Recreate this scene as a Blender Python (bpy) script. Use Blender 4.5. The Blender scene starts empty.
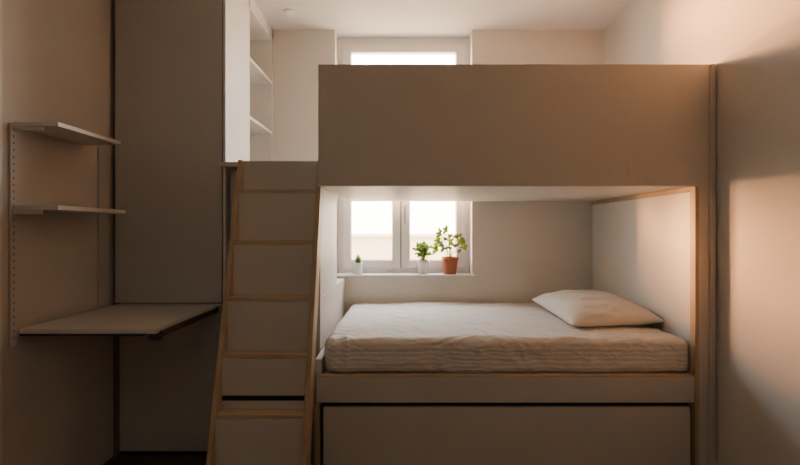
import bpy, bmesh, math, random
from mathutils import Vector, noise, Matrix
random.seed(4)
H=1.32
C=bpy.context.scene.collection

# ---------- materials ----------
def mat(name,col,rough=0.6,var=0.06,scale=6.0,bump=0.0,bscale=60.0,spec=0.4):
    m=bpy.data.materials.new(name); m.use_nodes=True
    nt=m.node_tree; b=nt.nodes['Principled BSDF']
    b.inputs['Roughness'].default_value=rough
    b.inputs['Specular IOR Level'].default_value=spec
    tc=nt.nodes.new('ShaderNodeTexCoord')
    n=nt.nodes.new('ShaderNodeTexNoise'); n.inputs['Scale'].default_value=scale; n.inputs['Detail'].default_value=4
    nt.links.new(tc.outputs['Object'],n.inputs['Vector'])
    r=nt.nodes.new('ShaderNodeValToRGB')
    c0=[c*(1-var) for c in col]; c1=[min(1,c*(1+var)) for c in col]
    r.color_ramp.elements[0].position=.3; r.color_ramp.elements[1].position=.7
    r.color_ramp.elements[0].color=(*c0,1); r.color_ramp.elements[1].color=(*c1,1)
    nt.links.new(n.outputs['Fac'],r.inputs['Fac']); nt.links.new(r.outputs['Color'],b.inputs['Base Color'])
    if bump>0:
        n2=nt.nodes.new('ShaderNodeTexNoise'); n2.inputs['Scale'].default_value=bscale; n2.inputs['Detail'].default_value=5
        nt.links.new(tc.outputs['Object'],n2.inputs['Vector'])
        bp=nt.nodes.new('ShaderNodeBump'); bp.inputs['Strength'].default_value=bump; bp.inputs['Distance'].default_value=.01
        nt.links.new(n2.outputs['Fac'],bp.inputs['Height']); nt.links.new(bp.outputs['Normal'],b.inputs['Normal'])
    return m
def wood(name,c0,c1,axis='Z',rough=.5):
    m=bpy.data.materials.new(name); m.use_nodes=True
    nt=m.node_tree; b=nt.nodes['Principled BSDF']; b.inputs['Roughness'].default_value=rough
    tc=nt.nodes.new('ShaderNodeTexCoord'); mp=nt.nodes.new('ShaderNodeMapping')
    s={'X':(2,30,30),'Y':(30,2,30),'Z':(30,30,2)}[axis]; mp.inputs['Scale'].default_value=s
    n=nt.nodes.new('ShaderNodeTexNoise'); n.inputs['Scale'].default_value=1.5; n.inputs['Detail'].default_value=6; n.inputs['Distortion'].default_value=.6
    r=nt.nodes.new('ShaderNodeValToRGB'); r.color_ramp.elements[0].position=.3; r.color_ramp.elements[1].position=.7
    r.color_ramp.elements[0].color=(*c0,1); r.color_ramp.elements[1].color=(*c1,1)
    nt.links.new(tc.outputs['Object'],mp.inputs['Vector']); nt.links.new(mp.outputs['Vector'],n.inputs['Vector'])
    nt.links.new(n.outputs['Fac'],r.inputs['Fac']); nt.links.new(r.outputs['Color'],b.inputs['Base Color'])
    return m
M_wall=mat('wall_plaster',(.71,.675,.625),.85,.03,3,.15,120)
M_wallL=mat('wall_panel_dimmed',(.54,.50,.445),.8,.03,3,.1,120)  # darker wall tone: dimness of the left side put into the base colour
M_ceil=mat('ceiling_plaster',(.70,.69,.67),.9,.02,3)
M_floor=wood('floor_wood',(.07,.05,.035),(.12,.085,.06),'Y',.45)
M_cream=mat('cream_laminate',(.61,.56,.49),.5,.02,4)
M_door=mat('wardrobe_laminate',(.52,.49,.45),.45,.02,4)
M_white=mat('white_laminate',(.75,.73,.69),.45,.02,4)
M_desk=mat('desk_laminate',(.63,.60,.55),.4,.02,4)
M_frame=mat('window_pvc',(.80,.79,.78),.4,.02,4)
M_sill=mat('sill_stone',(.76,.71,.66),.4,.05,20)
M_wood=wood('birch_ply_v',(.43,.305,.18),(.53,.39,.245),'Z')
M_woodx=wood('birch_ply_x',(.47,.345,.215),(.59,.45,.30),'X')
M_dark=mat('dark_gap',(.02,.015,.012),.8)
M_metal=mat('dark_metal',(.05,.045,.04),.4)
M_rail=mat('rail_metal',(.52,.48,.43),.5)
M_slot=mat('rail_slot',(.16,.14,.12),.7)
M_terra=mat('terracotta',(.42,.15,.07),.8,.15,14)
M_pot=mat('white_ceramic',(.75,.74,.72),.3,.02)
M_soil=mat('soil',(.05,.03,.02),.95,.4,60,.5)
M_build=mat('outside_render',(.50,.40,.25),.9,.06,2)
M_ground=mat('outside_paving',(.82,.56,.33),.9,.06,1)
def leafmat(name,col):
    m=mat(name,col,.5,.25,20)
    nt=m.node_tree; b=nt.nodes['Principled BSDF']
    out=nt.nodes['Material Output']; t=nt.nodes.new('ShaderNodeBsdfTranslucent'); t.inputs['Color'].default_value=(col[0]*1.6,min(1,col[1]*1.6),col[2],1)
    mx=nt.nodes.new('ShaderNodeMixShader'); mx.inputs[0].default_value=.35
    nt.links.new(b.outputs[0],mx.inputs[1]); nt.links.new(t.outputs[0],mx.inputs[2]); nt.links.new(mx.outputs[0],out.inputs['Surface'])
    return m
M_leaf=leafmat('leaf_green',(.075,.13,.015)); M_leaf2=leafmat('herb_green',(.15,.24,.02)); M_leaf3=leafmat('succulent_green',(.06,.10,.045))
M_stem=mat('stem',(.12,.13,.04),.6)
# glass
M_glass=bpy.data.materials.new('window_glass'); M_glass.use_nodes=True
nt=M_glass.node_tree; nt.nodes.clear(); o=nt.nodes.new('ShaderNodeOutputMaterial'); t=nt.nodes.new('ShaderNodeBsdfTransparent'); g=nt.nodes.new('ShaderNodeBsdfGlossy'); g.inputs['Roughness'].default_value=.02
mx=nt.nodes.new('ShaderNodeMixShader'); mx.inputs[0].default_value=.05
nt.links.new(t.outputs[0],mx.inputs[1]); nt.links.new(g.outputs[0],mx.inputs[2]); nt.links.new(mx.outputs[0],o.inputs[0])
# linen
def linen(name,c0,c1,scale,bs):
    m=bpy.data.materials.new(name); m.use_nodes=True; nt=m.node_tree; b=nt.nodes['Principled BSDF']; b.inputs['Roughness'].default_value=.9
    b.inputs['Specular IOR Level'].default_value=.15
    tc=nt.nodes.new('ShaderNodeTexCoord')
    w=nt.nodes.new('ShaderNodeTexWave'); w.bands_direction='Y'; w.inputs['Scale'].default_value=scale; w.inputs['Distortion'].default_value=1.6; w.inputs['Detail'].default_value=3; w.inputs['Detail Scale'].default_value=1.0
    mp=nt.nodes.new('ShaderNodeMapping'); mp.inputs['Rotation'].default_value=(math.radians(45),0,0)
    nt.links.new(tc.outputs['Object'],mp.inputs['Vector']); nt.links.new(mp.outputs['Vector'],w.inputs['Vector'])
    r=nt.nodes.new('ShaderNodeValToRGB'); r.color_ramp.elements[0].color=(*c0,1); r.color_ramp.elements[1].color=(*c1,1)
    nt.links.new(w.outputs['Fac'],r.inputs['Fac']); nt.links.new(r.outputs['Color'],b.inputs['Base Color'])
    n=nt.nodes.new('ShaderNodeTexNoise'); n.inputs['Scale'].default_value=16; n.inputs['Detail'].default_value=5; n.inputs['Distortion'].default_value=.8
    mp2=nt.nodes.new('ShaderNodeMapping'); mp2.inputs['Scale'].default_value=(.7,1.2,1.2)
    nt.links.new(tc.outputs['Object'],mp2.inputs['Vector']); nt.links.new(mp2.outputs['Vector'],n.inputs['Vector'])
    ad=nt.nodes.new('ShaderNodeMath'); ad.operation='MULTIPLY_ADD'; ad.inputs[1].default_value=.08
    nt.links.new(w.outputs['Fac'],ad.inputs[0]); nt.links.new(n.outputs['Fac'],ad.inputs[2])
    bp=nt.nodes.new('ShaderNodeBump'); bp.inputs['Strength'].default_value=bs; bp.inputs['Distance'].default_value=.02
    nt.links.new(ad.outputs[0],bp.inputs['Height']); nt.links.new(bp.outputs['Normal'],b.inputs['Normal'])
    return m
M_linen=linen('striped_linen',(.66,.61,.545),(.79,.75,.69),19,.65)
M_pillow=linen('pillow_linen',(.70,.65,.57),(.76,.71,.63),14,.3)

# ---------- helpers ----------
def add(name,me,parent=None):
    ob=bpy.data.objects.new(name,me); C.objects.link(ob)
    if parent: ob.parent=parent
    return ob
def empty(name):
    e=bpy.data.objects.new(name,None); e.empty_display_size=.1; C.objects.link(e); return e
def boxes(name,lst,m,parent=None,bev=.002,segs=2):
    """lst of (x0,x1,y0,y1,z0,z1) with z relative to eye height"""
    bm=bmesh.new()
    for (x0,x1,y0,y1,z0,z1) in lst:
        M=Matrix.Translation(((x0+x1)/2,(y0+y1)/2,(z0+z1)/2+H))@Matrix.Diagonal((x1-x0,y1-y0,z1-z0,1))
        bmesh.ops.create_cube(bm,size=1,matrix=M)
    me=bpy.data.meshes.new(name); bm.to_mesh(me); bm.free(); me.materials.append(m)
    ob=add(name,me,parent)
    if bev>0:
        md=ob.modifiers.new('bev','BEVEL'); md.width=bev; md.segments=segs; md.limit_method='ANGLE'
    return ob
def box(name,x0,x1,y0,y1,z0,z1,m,parent=None,bev=.002):
    return boxes(name,[(x0,x1,y0,y1,z0,z1)],m,parent,bev)
def smooth(ob):
    for p in ob.data.polygons: p.use_smooth=True

XL,XR,YB,YF,ZC=-1.70,1.56,3.125,-1.3,1.5625
# ---------- room ----------
box('floor',XL-.1,XR+.1,YF-.1,YB+.25,-H-.1,-H,M_floor,bev=0)
box('ceiling',XL-.1,XR+.1,YF-.1,YB+.25,ZC,ZC+.1,M_ceil,bev=0)
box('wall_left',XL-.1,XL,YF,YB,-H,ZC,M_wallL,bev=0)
box('wall_right',XR,XR+.1,YF,YB,-H,ZC,M_wall,bev=0)
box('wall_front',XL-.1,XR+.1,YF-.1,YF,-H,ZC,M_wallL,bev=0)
WX0,WX1,WZ0=-.547,.523,-.365
boxes('wall_back',[(XL-.1,WX0,YB,YB+.25,-H,ZC),(WX1,XR+.1,YB,YB+.25,-H,ZC),(WX0,WX1,YB,YB+.25,-H,WZ0)],M_wall,bev=0)
box('trim_1',XL,XL+.03,1.35,1.66,-H,ZC,M_desk)
boxes('baseboard_left',[(XL,XL+.012,YF,1.35,-H,-H+.07)],M_white)
boxes('baseboard_right',[(XR-.012,XR,YF,1.98,-H,-H+.07)],M_white)
# sill
box('window_sill',WX0-.015,WX1+.02,YB-.035,YB+.24,WZ0,WZ0+.018,M_sill,bev=.004)

# ---------- window ----------
win=empty('window_1')
y0,y1=3.255,3.315
zb,zt=WZ0+.018,1.535
fx0,fx1=WX0,WX1
fr=[(fx0,fx0+.045,y0,y1,zb,ZC),(fx1-.045,fx1,y0,y1,zb,ZC),(fx0+.045,fx1-.045,y0,y1,zb,zb+.04),(fx0+.045,fx1-.045,y0,y1,zt-.045,ZC),
    (fx0+.045,fx1-.045,y0,y1,.86,.93)]
boxes('outer_frame',fr,M_frame,win,0)
def sash(n,x0,x1,z0,z1,w=.066):
    a=y0-.018;b=y0+.03
    boxes(n,[(x0,x0+w,a,b,z0,z1),(x1-w,x1,a,b,z0,z1),(x0+w,x1-w,a,b,z0,z0+w),(x0+w,x1-w,a,b,z1-w,z1)],M_frame,win,.004)
    box(n+'_glass',x0+w,x1-w,y0+.012,y0+.018,z0+w,z1-w,M_glass,win,0)
    boxes(n+'_gasket',[(x0+w-.001,x0+w+.004,y0+.0,y0+.012,z0+w,z1-w),(x1-w-.004,x1-w+.001,y0,y0+.012,z0+w,z1-w),(x0+w,x1-w,y0,y0+.012,z0+w-.001,z0+w+.004)],M_slot,win,0)
sash('sash_left',fx0+.042,-.037,zb+.036,.865)
sash('sash_right',-.029,fx1-.042,zb+.036,.865)
sash('transom',fx0+.042,fx1-.042,.925,zt-.03)
box('mullion_post',-.06,-.006,y0+.031,y1,zb+.04,.86,M_frame,win,0)
box('mullion_shadow_gap',-.037,-.029,y0-.005,y0+.02,zb+.04,.86,M_metal,win,0)
# handle
boxes('handle',[(-.012,.014,y0-.034,y0-.018,.10,.20),(-.006,.008,y0-.06,y0-.03,.15,.165),(-.008,.010,y0-.07,y0-.055,.05,.17)],M_rail,win,.004)

# ---------- bunk bed ----------
bed=empty('bunk_bed')
BX0,BX1=-.435,1.522
box('upper_front_panel',BX0,BX1,2.0,2.035,.22,.83,M_cream,bed,.004)
box('upper_deck',BX0+.005,1.555,2.036,3.12,.223,.262,M_white,bed)
box('upper_mattress',BX0+.03,1.5,2.06,3.09,.263,.40,M_pillow,bed,.03)
box('panel_end_post',BX1,1.555,1.995,2.035,-H,.832,M_cream,bed,.008)
boxes('hatch_plate',[(1.11,1.285,1.9965,2.0,.262,.345),(1.285,1.5,1.998,2.0,.335,.338)],M_cream,bed,.001)
box('end_panel',1.462,1.557,2.037,3.12,-H,.222,M_white,bed)
boxes('end_panel_edge',[(1.450,1.470,1.998,2.036,-H,.219),(1.455,1.462,2.036,3.12,.195,.222)],M_wood,bed,.002)
box('end_panel_face',1.471,1.521,2.004,2.036,-H,.219,M_cream,bed,.002)
box('lower_rail',-.445,1.449,2.0,2.03,-.865,-.735,M_cream,bed,.004)
box('lower_rail_top_wood',-.445,1.449,2.0,2.03,-.734,-.728,M_woodx,bed,.001)
box('lower_base',-.42,1.455,2.035,3.12,-.80,-.745,M_cream,bed)
boxes('lower_side_posts',[(-.455,-.428,2.002,2.04,-H,-.866)],M_wood,bed)
box('drawer_front',-.412,1.437,2.012,2.035,-1.28,-.893,M_cream,bed,.004)
box('drawer_box',-.40,1.41,2.04,3.05,-1.28,-.93,M_dark,bed,.0)
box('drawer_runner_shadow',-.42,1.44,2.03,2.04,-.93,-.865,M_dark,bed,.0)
box('left_end_board',-.46,-.425,2.045,3.12,-.9,-.66,M_cream,bed)

def rounded_box(name,x0,x1,y0,y1,z0,z1,r,m,parent,nx,ny,nz,disp):
    bm=bmesh.new(); idx={}
    cx=Vector(((x0+x1)/2,(y0+y1)/2,(z0+z1)/2)); h=Vector(((x1-x0)/2,(y1-y0)/2,(z1-z0)/2))
    def V(i,j,k):
        key=(i,j,k)
        if key in idx: return idx[key]
        p=Vector(((2*i/nx-1)*h.x,(2*j/ny-1)*h.y,(2*k/nz-1)*h.z))
        q=Vector([max(-(h[a]-r),min(h[a]-r,p[a])) for a in range(3)])
        d=p-q; nrm=d.normalized() if d.length>1e-6 else Vector((0,0,1))
        p=q+nrm*r if d.length>1e-6 else p
        w=p+cx; w=w+nrm*disp(w,nrm); w.z+=H
        idx[key]=bm.verts.new(w); return idx[key]
    for i in range(nx):
        for j in range(ny):
            for k in (0,nz):
                bm.faces.new([V(i,j,k),V(i+1,j,k),V(i+1,j+1,k),V(i,j+1,k)])
    for i in range(nx):
        for k in range(nz):
            for j in (0,ny):
                bm.faces.new([V(i,j,k),V(i+1,j,k),V(i+1,j,k+1),V(i,j,k+1)])
    for j in range(ny):
        for k in range(nz):
            for i in (0,nx):
                bm.faces.new([V(i,j,k),V(i,j+1,k),V(i,j+1,k+1),V(i,j,k+1)])
    bmesh.ops.recalc_face_normals(bm,faces=bm.faces)
    me=bpy.data.meshes.new(name); bm.to_mesh(me); bm.free(); me.materials.append(m)
    ob=add(name,me,parent); smooth(ob); return ob
def dcover(w,n):
    a=noise.noise(Vector((w.x*4,w.y*7+w.x*2,w.z*5)))*.004
    q=Vector((w.x*5+noise.noise(w*3)*1.8,w.y*9+noise.noise(w*4+Vector((7,0,0)))*1.8,w.z*6))
    b=(1-abs(noise.noise(q))*2.2)*.0055
    c=noise.noise(Vector((w.x*2.2,w.y*2.2,3)))*.010
    d=noise.noise(Vector((w.x*18,w.y*22,w.z*16)))*.002
    return a+b+d+c*(1 if n.z>.5 else .3)-.004
rounded_box('mattress_with_cover',-.418,1.466,2.035,3.10,-.742,-.557,.048,M_linen,bed,260,150,24,dcover)

# pillow
def pillow(name,cx,cy,cz,L,W,T,rot,tilt,m,parent=None):
    N=60; bm=bmesh.new()
    vt={}
    for s in (1,-1):
        for i in range(N+1):
            for j in range(N+1):
                u=2*i/N-1; v=2*j/N-1
                if s==-1 and (i in (0,N) or j in (0,N)): vt[(s,i,j)]=vt[(1,i,j)]; continue
                f=(max(0,1-abs(u)**4)**.5)*(max(0,1-abs(v)**4)**.5)
                f*=(1-.10*(u*u+v*v))
                px=u*L/2*(1-.04*(1-v*v)) ; py=v*W/2*(1-.04*(1-u*u))
                z=s*f*T/2*(1 if s>0 else .5)
                z+=noise.noise(Vector((u*2,v*3,s*2)))*.014*f+noise.noise(Vector((u*3+v*3,v*7,4+s)))*.011*f
                vt[(s,i,j)]=bm.verts.new((px,py,z))
    for s in (1,-1):
        for i in range(N):
            for j in range(N):
                q=[vt[(s,i,j)],vt[(s,i+1,j)],vt[(s,i+1,j+1)],vt[(s,i,j+1)]]
                try: bm.faces.new(q if s>0 else q[::-1])
                except: pass
    me=bpy.data.meshes.new(name); bm.to_mesh(me); bm.free(); me.materials.append(m)
    ob=add(name,me,parent); smooth(ob)
    ob.location=(cx,cy,cz+H); ob.rotation_euler=(tilt,math.radians(-2),rot); return ob
pillow('pillow',1.19,2.57,-.508,.53,.66,.18,math.radians(2),math.radians(3),M_pillow,bed)

# ---------- stair cabinet ----------
cab=empty('stair_storage_cabinet')
SX0,SX1=-.885,-.466
box('upper_box',SX0,SX1,2.2,2.72,-.37,.349,M_cream,cab)
box('landing_top',XL+.68,SX1,2.195,2.72,.350,.374,M_cream,cab)
box('filler_panel',-1.018,SX0,2.33,3.12,-H,.348,M_cream,cab)
box('lower_box',SX0,SX1,2.2,3.12,-H,-.372,M_cream,cab)

# ---------- ladder ----------
lad=empty('box_step_ladder')
def Dz(z): return 2.115-.243*(.37-z)
def stringer(n,x0,x1):
    bm=bmesh.new(); dep=.085
    zt_,zb_=.372,-H
    pts=[(Dz(zb_)-.0,zb_),(Dz(zb_)+dep,zb_),(Dz(zt_)+dep-.005,zt_),(Dz(zt_),zt_)]
    a=[bm.verts.new((x0,p[0],p[1]+H)) for p in pts]; b=[bm.verts.new((x1,p[0],p[1]+H)) for p in pts]
    bm.faces.new(a); bm.faces.new(b[::-1])
    for i in range(4): bm.faces.new([a[i],b[i],b[(i+1)%4],a[(i+1)%4]])
    bmesh.ops.recalc_face_normals(bm,faces=bm.faces)
    me=bpy.data.meshes.new(n); bm.to_mesh(me); bm.free(); me.materials.append(M_wood)
    ob=add(n,me,lad); md=ob.modifiers.new('b','BEVEL'); md.width=.003; md.segments=2
stringer('stringer_left',-.884,-.860); stringer('stringer_right',-.462,-.438)
zs=[.372,.21,-.055,-.325,-.585,-.84,-1.10,-H]
for i,z in enumerate(zs[1:-1]):
    d=Dz(z)
    box('tread_%d'%(i+1),-.86,-.462,d-.004,d+.078,z-.020,z,M_woodx,lad,.003)
for i in range(7):
    top=zs[i]-(.021 if i>0 else .004); bot=zs[i+1]+.001
    yy=Dz(zs[i+1])+.055
    if i==4:
        box('riser_5_upper',-.86,-.462,yy,yy+.016,bot+.062,top,M_cream,lad,.001)
        box('riser_5_gap',-.86,-.462,yy+.006,yy+.014,bot+.035,bot+.063,M_dark,lad,0)
        box('riser_5_lower',-.86,-.462,yy,yy+.016,bot,bot+.036,M_cream,lad,.001)
    else:
        box('riser_%d'%(i+1),-.86,-.462,yy,yy+.016,bot,top,M_cream,lad,.001)

# ---------- wardrobe ----------
wr=empty('wardrobe')
WF=2.3
DX0=XL+.012
box('door_panel',DX0+.02,-1.052,WF,WF+.022,-.42,ZC-.01,M_door,wr,.003)
box('left_side_strip',XL,DX0+.012,WF+.03,WF+.05,-H,ZC,M_slot,wr,0)
box('carcass_side_front',-1.045,-1.03,WF-.004,2.64,-H,ZC,M_white,wr,.001)
box('side_edge',-1.051,-1.0455,WF+.006,WF+.02,-H,ZC,M_dark,wr,0)
box('door_lower_edge',DX0+.02,-1.06,WF+.0,WF+.018,-.436,-.428,M_white,wr,.001)
box('lower_back_panel',DX0,-1.046,WF+.05,WF+.07,-1.30,-.40,M_door,wr)
box('plinth',DX0,-1.046,WF+.045,WF+.06,-H,-1.301,M_dark,wr)
box('inner_top',DX0,-1.046,WF+.024,WF+.07,-.42,-.40,M_door,wr)
# side open shelving (faces the bunk)
box('shelf_back',-1.40,-1.385,2.64,3.12,-H,ZC,M_white,wr,0)
boxes('shelf_boards',[(-1.385,-1.03,2.655,3.10,z,z+.02) for z in (.36,.74,1.13)]+[(-1.385,-1.03,2.64,3.12,1.47,ZC)],M_white,wr,.001)
boxes('shelf_uprights',[(-1.385,-1.03,2.64,2.655,-H,ZC),(-1.385,-1.03,3.095,3.12,-H,ZC)],M_white,wr,.001)
box('shelf_lower_side',-1.045,-1.03,2.655,3.095,-H,.36,M_white,wr,0)

# ---------- fold desk ----------
desk=empty('fold_down_desk')
DF=1.74
box('desk_top',XL+.02,-1.085,DF,WF-.006,-.452,-.43,M_desk,desk,.003)
box('side_support_arm',-1.083,-1.066,DF+.02,WF-.01,-.470,-.443,M_metal,desk,.004)
box('support_foot',-1.125,-1.07,DF+.005,DF+.04,-.485,-.455,M_metal,desk,.006)
box('front_lip',XL+.02,-1.14,DF+.002,DF+.03,-.463,-.4525,M_metal,desk,.001)

# ---------- wall shelves ----------
sh=empty('wall_shelf_unit')
for i,z in enumerate((.458,.098)):
    box('shelf_board_%d'%(i+1),XL+.014,-1.492,1.72,2.10+i*.04,z-.012,z+.008,M_desk,sh,.002)
for i,y in enumerate((1.725,2.22)):
    box('rail_%d'%(i+1),XL,XL+.011,y-.012,y+.016,-.50,.46,M_rail,sh,.002)
    if i==0: boxes('rail_slots_%d'%(i+1),[(XL+.0105,XL+.0115,y-.001,y+.004,-.47+k*.03,-.460+k*.03) for k in range(31)],M_slot,sh,0)
    boxes('brackets_%d'%(i+1),[(XL+.010,-1.56,y-.002,y+.006,z-.030,z-.012) for z in ((.458,.098) if i==0 else ())]or[(XL,XL+.012,y,y+.004,-.45,-.44)],M_rail,sh,.001)

def lathe(name,prof,m,loc,parent=None,seg=40,close=False):
    bm=bmesh.new(); rings=[]
    for r,z in prof:
        rings.append([bm.verts.new((r*math.cos(2*math.pi*k/seg),r*math.sin(2*math.pi*k/seg),z)) for k in range(seg)])
    for a,b in zip(rings,rings[1:]):
        for k in range(seg): bm.faces.new([a[k],a[(k+1)%seg],b[(k+1)%seg],b[k]])
    bm.faces.new(rings[0][::-1])
    if close: bm.faces.new(rings[-1])
    bmesh.ops.recalc_face_normals(bm,faces=bm.faces)
    me=bpy.data.meshes.new(name); bm.to_mesh(me); bm.free(); me.materials.append(m)
    ob=add(name,me,parent); ob.location=loc; smooth(ob); return ob
lathe('smoke_detector',[(.03,-.012),(.036,-.009),(.038,0)],M_pot,(-.83,2.86,ZC+H),close=True)

# ---------- plants ----------
SZ=WZ0+.018+H
def leaf_into(bm,base,direction,up,L,W,curl=.25,lobes=0):
    d=direction.normalized(); s=d.cross(up); 
    if s.length<1e-3: s=Vector((1,0,0))
    s.normalize(); n=s.cross(d).normalized()
    K=7; prev=None
    for k in range(K+1):
        t=k/K
        w=W*math.sin(math.pi*min(1,(t**.75)))*.5+.0006
        if lobes: w*=1+.28*math.sin(t*math.pi*lobes)
        c=base+d*L*t-n*curl*L*t*t
        a=bm.verts.new(c+s*w+n*w*.3); m_=bm.verts.new(c); b=bm.verts.new(c-s*w+n*w*.3)
        if prev:
            bm.faces.new([prev[0],prev[1],m_,a]); bm.faces.new([prev[1],prev[2],b,m_])
        prev=(a,m_,b)
def tube_into(bm,pts,r0,r1,seg=6):
    prev=None
    for i,p in enumerate(pts):
        d=(pts[min(i+1,len(pts)-1)]-pts[max(i-1,0)]).normalized()
        x=d.cross(Vector((0,1,.01))).normalized(); y=d.cross(x).normalized(); r=r0+(r1-r0)*i/(len(pts)-1)
        ring=[bm.verts.new(p+x*r*math.cos(2*math.pi*k/seg)+y*r*math.sin(2*math.pi*k/seg)) for k in range(seg)]
        if prev:
            for k in range(seg): bm.faces.new([prev[k],prev[(k+1)%seg],ring[(k+1)%seg],ring[k]])
        prev=ring
def mesh_obj(n,bm,m,parent,loc):
    me=bpy.data.meshes.new(n); bm.to_mesh(me); bm.free(); me.materials.append(m); ob=add(n,me,parent); ob.location=loc; smooth(ob); return ob
def pot(parent,loc,rt,rb,h,m,rim=True):
    pr=[(rb,0),(rt*.93,h*.78)]
    if rim: pr+=[(rt,h*.78),(rt,h),(rt*.88,h),(rt*.86,h*.85)]
    else: pr+=[(rt,h),(rt*.9,h),(rt*.88,h*.88)]
    lathe('pot',pr,m,loc,parent)
    lathe('soil',[(rt*.9,h*.86),(rt*.88,h*.88)],M_soil,loc,parent,close=True)
# terracotta plant
p1=empty('potted_leafy_plant'); L1=Vector((.355,3.165,SZ))
pot(p1,L1,.066,.05,.135,M_terra)
bs=bmesh.new(); bl=bmesh.new()
specs=[(-.08,.15,0),(-.095,.09,.02),(-.07,.21,-.01),(-.02,.24,.01),(.03,.19,-.02),(.07,.15,0),(.09,.11,-.03),(.02,.12,-.05),(-.06,.13,-.04),(.05,.08,-.04),(-.03,.17,-.03),(.0,.2,.03),(.06,.17,-.02),(-.045,.10,-.03)]
for dx,dz,dy in specs:
    b0=Vector((random.uniform(-.015,.015),random.uniform(-.01,.01),.11)); tip=Vector((dx,dy,.11+dz))
    mid=(b0+tip)/2+Vector((-dx*.25,0,dz*.12))
    pts=[b0*(1-t)**2+mid*2*t*(1-t)+tip*t*t for t in [k/6 for k in range(7)]]
    tube_into(bs,pts,.0025,.0012)
    out=Vector((dx,dy-.02,0)).normalized() if abs(dx)>.01 else Vector((0,-1,0))
    for a in (-.9,0,.9):
        dd=Matrix.Rotation(a,3,'Y')@(out*.8+Vector((0,-.2,.15)))
        leaf_into(bl,tip,dd,Vector((0,-.8,.6)),random.uniform(.042,.06),random.uniform(.034,.046),random.uniform(.1,.4),3)
    if random.random()<.8: leaf_into(bl,pts[4],Vector((random.uniform(-1,1),-.3,.3)),Vector((0,-.8,.6)),.045,.034,.3,3)
mesh_obj('stems',bs,M_stem,p1,L1); mesh_obj('leaves',bl,M_leaf,p1,L1)
# white pot herb
p2=empty('potted_herb'); L2=Vector((.145,3.165,SZ))
pot(p2,L2,.05,.038,.11,M_pot,False)
bs=bmesh.new(); bl=bmesh.new()
for i in range(60):
    a=random.uniform(0,6.28); r=random.uniform(.0,.068); tip=Vector((r*math.cos(a),r*math.sin(a)*.7,.125+random.uniform(0,.11)*(1-r*4)+random.uniform(0,.02)))
    b0=Vector((r*.3*math.cos(a),r*.3*math.sin(a),.09))
    tube_into(bs,[b0,(b0+tip)/2+Vector((0,0,.01)),tip],.0014,.0008,5)
    for k in range(4):
        leaf_into(bl,tip,Vector((random.uniform(-1,1),random.uniform(-1,.5),random.uniform(-.2,.9))),Vector((0,-.7,.7)),random.uniform(.02,.03),random.uniform(.016,.025),.3)
mesh_obj('stems',bs,M_stem,p2,L2); mesh_obj('leaves',bl,M_leaf2,p2,L2)
# little succulent
p3=empty('potted_succulent'); L3=Vector((-.372,3.165,SZ))
pot(p3,L3,.04,.032,.09,M_pot,False)
bl=bmesh.new()
for i in range(34):
    a=i*2.4; e=.3+i/34*1.1
    leaf_into(bl,Vector((0,0,.08)),Vector((math.cos(a)*math.cos(e),math.sin(a)*math.cos(e),math.sin(e))),Vector((0,0,1)),.05+.03*i/34,.013,-.15)
mesh_obj('leaves',bl,M_leaf3,p3,L3)

# ---------- outside ----------
nb=empty('neighbour_building')
box('facade',-8,8,9.0,11,-3.5,-.16,M_build,nb,0)
box('parapet',-8.1,8.1,8.9,11.1,-.16,-.10,M_build,nb,0)
box('ground_outside',-20,20,3.6,30,-3.7,-3.5,M_ground,bev=0)

# ---------- world / lights ----------
w=bpy.data.worlds.new('W'); bpy.context.scene.world=w; w.use_nodes=True; nt=w.node_tree
bg=nt.nodes['Background']; tc=nt.nodes.new('ShaderNodeTexCoord'); sp=nt.nodes.new('ShaderNodeSeparateXYZ'); r=nt.nodes.new('ShaderNodeValToRGB')
nt.links.new(tc.outputs['Generated'],sp.inputs[0]); nt.links.new(sp.outputs['Z'],r.inputs['Fac']); nt.links.new(r.outputs['Color'],bg.inputs['Color'])
r.color_ramp.elements[0].position=.04; r.color_ramp.elements[0].color=(1,.84,.66,1)
r.color_ramp.elements[1].position=.32; r.color_ramp.elements[1].color=(.86,.90,.95,1)
bg.inputs['Strength'].default_value=21
def area(n,loc,rot,sx,sy,e,col,portal=False):
    l=bpy.data.lights.new(n,'AREA'); l.shape='RECTANGLE'; l.size=sx; l.size_y=sy; l.energy=e; l.color=col
    if portal: l.cycles.is_portal=True
    o=bpy.data.objects.new(n,l); C.objects.link(o); o.location=loc; o.rotation_euler=rot; return o
area('window_portal',(-.012,3.36,.6+H),(math.radians(-90),0,0),1.1,1.95,1,(1,1,1),True)
s=bpy.data.lights.new('low_sun','SUN'); s.energy=38.0; s.color=(1,.41,.14); s.angle=math.radians(20)
so=bpy.data.objects.new('low_sun',s); C.objects.link(so)
so.rotation_euler=Vector((1.0,-.88,-.03)).to_track_quat('-Z','Y').to_euler()
area('room_fill',(.0,-.6,2.75),(0,0,0),1.0,.8,3.5,(1,.92,.82))  # soft fill added behind the camera, not a known fixture

cam=bpy.data.cameras.new('camera'); co=bpy.data.objects.new('camera',cam); C.objects.link(co)
co.location=(0,0,H); co.rotation_euler=(math.radians(90),0,0); cam.lens=18; cam.sensor_width=36
cam.shift_x=-5/800; cam.shift_y=-2.5/800; cam.clip_start=.05
bpy.context.scene.camera=co
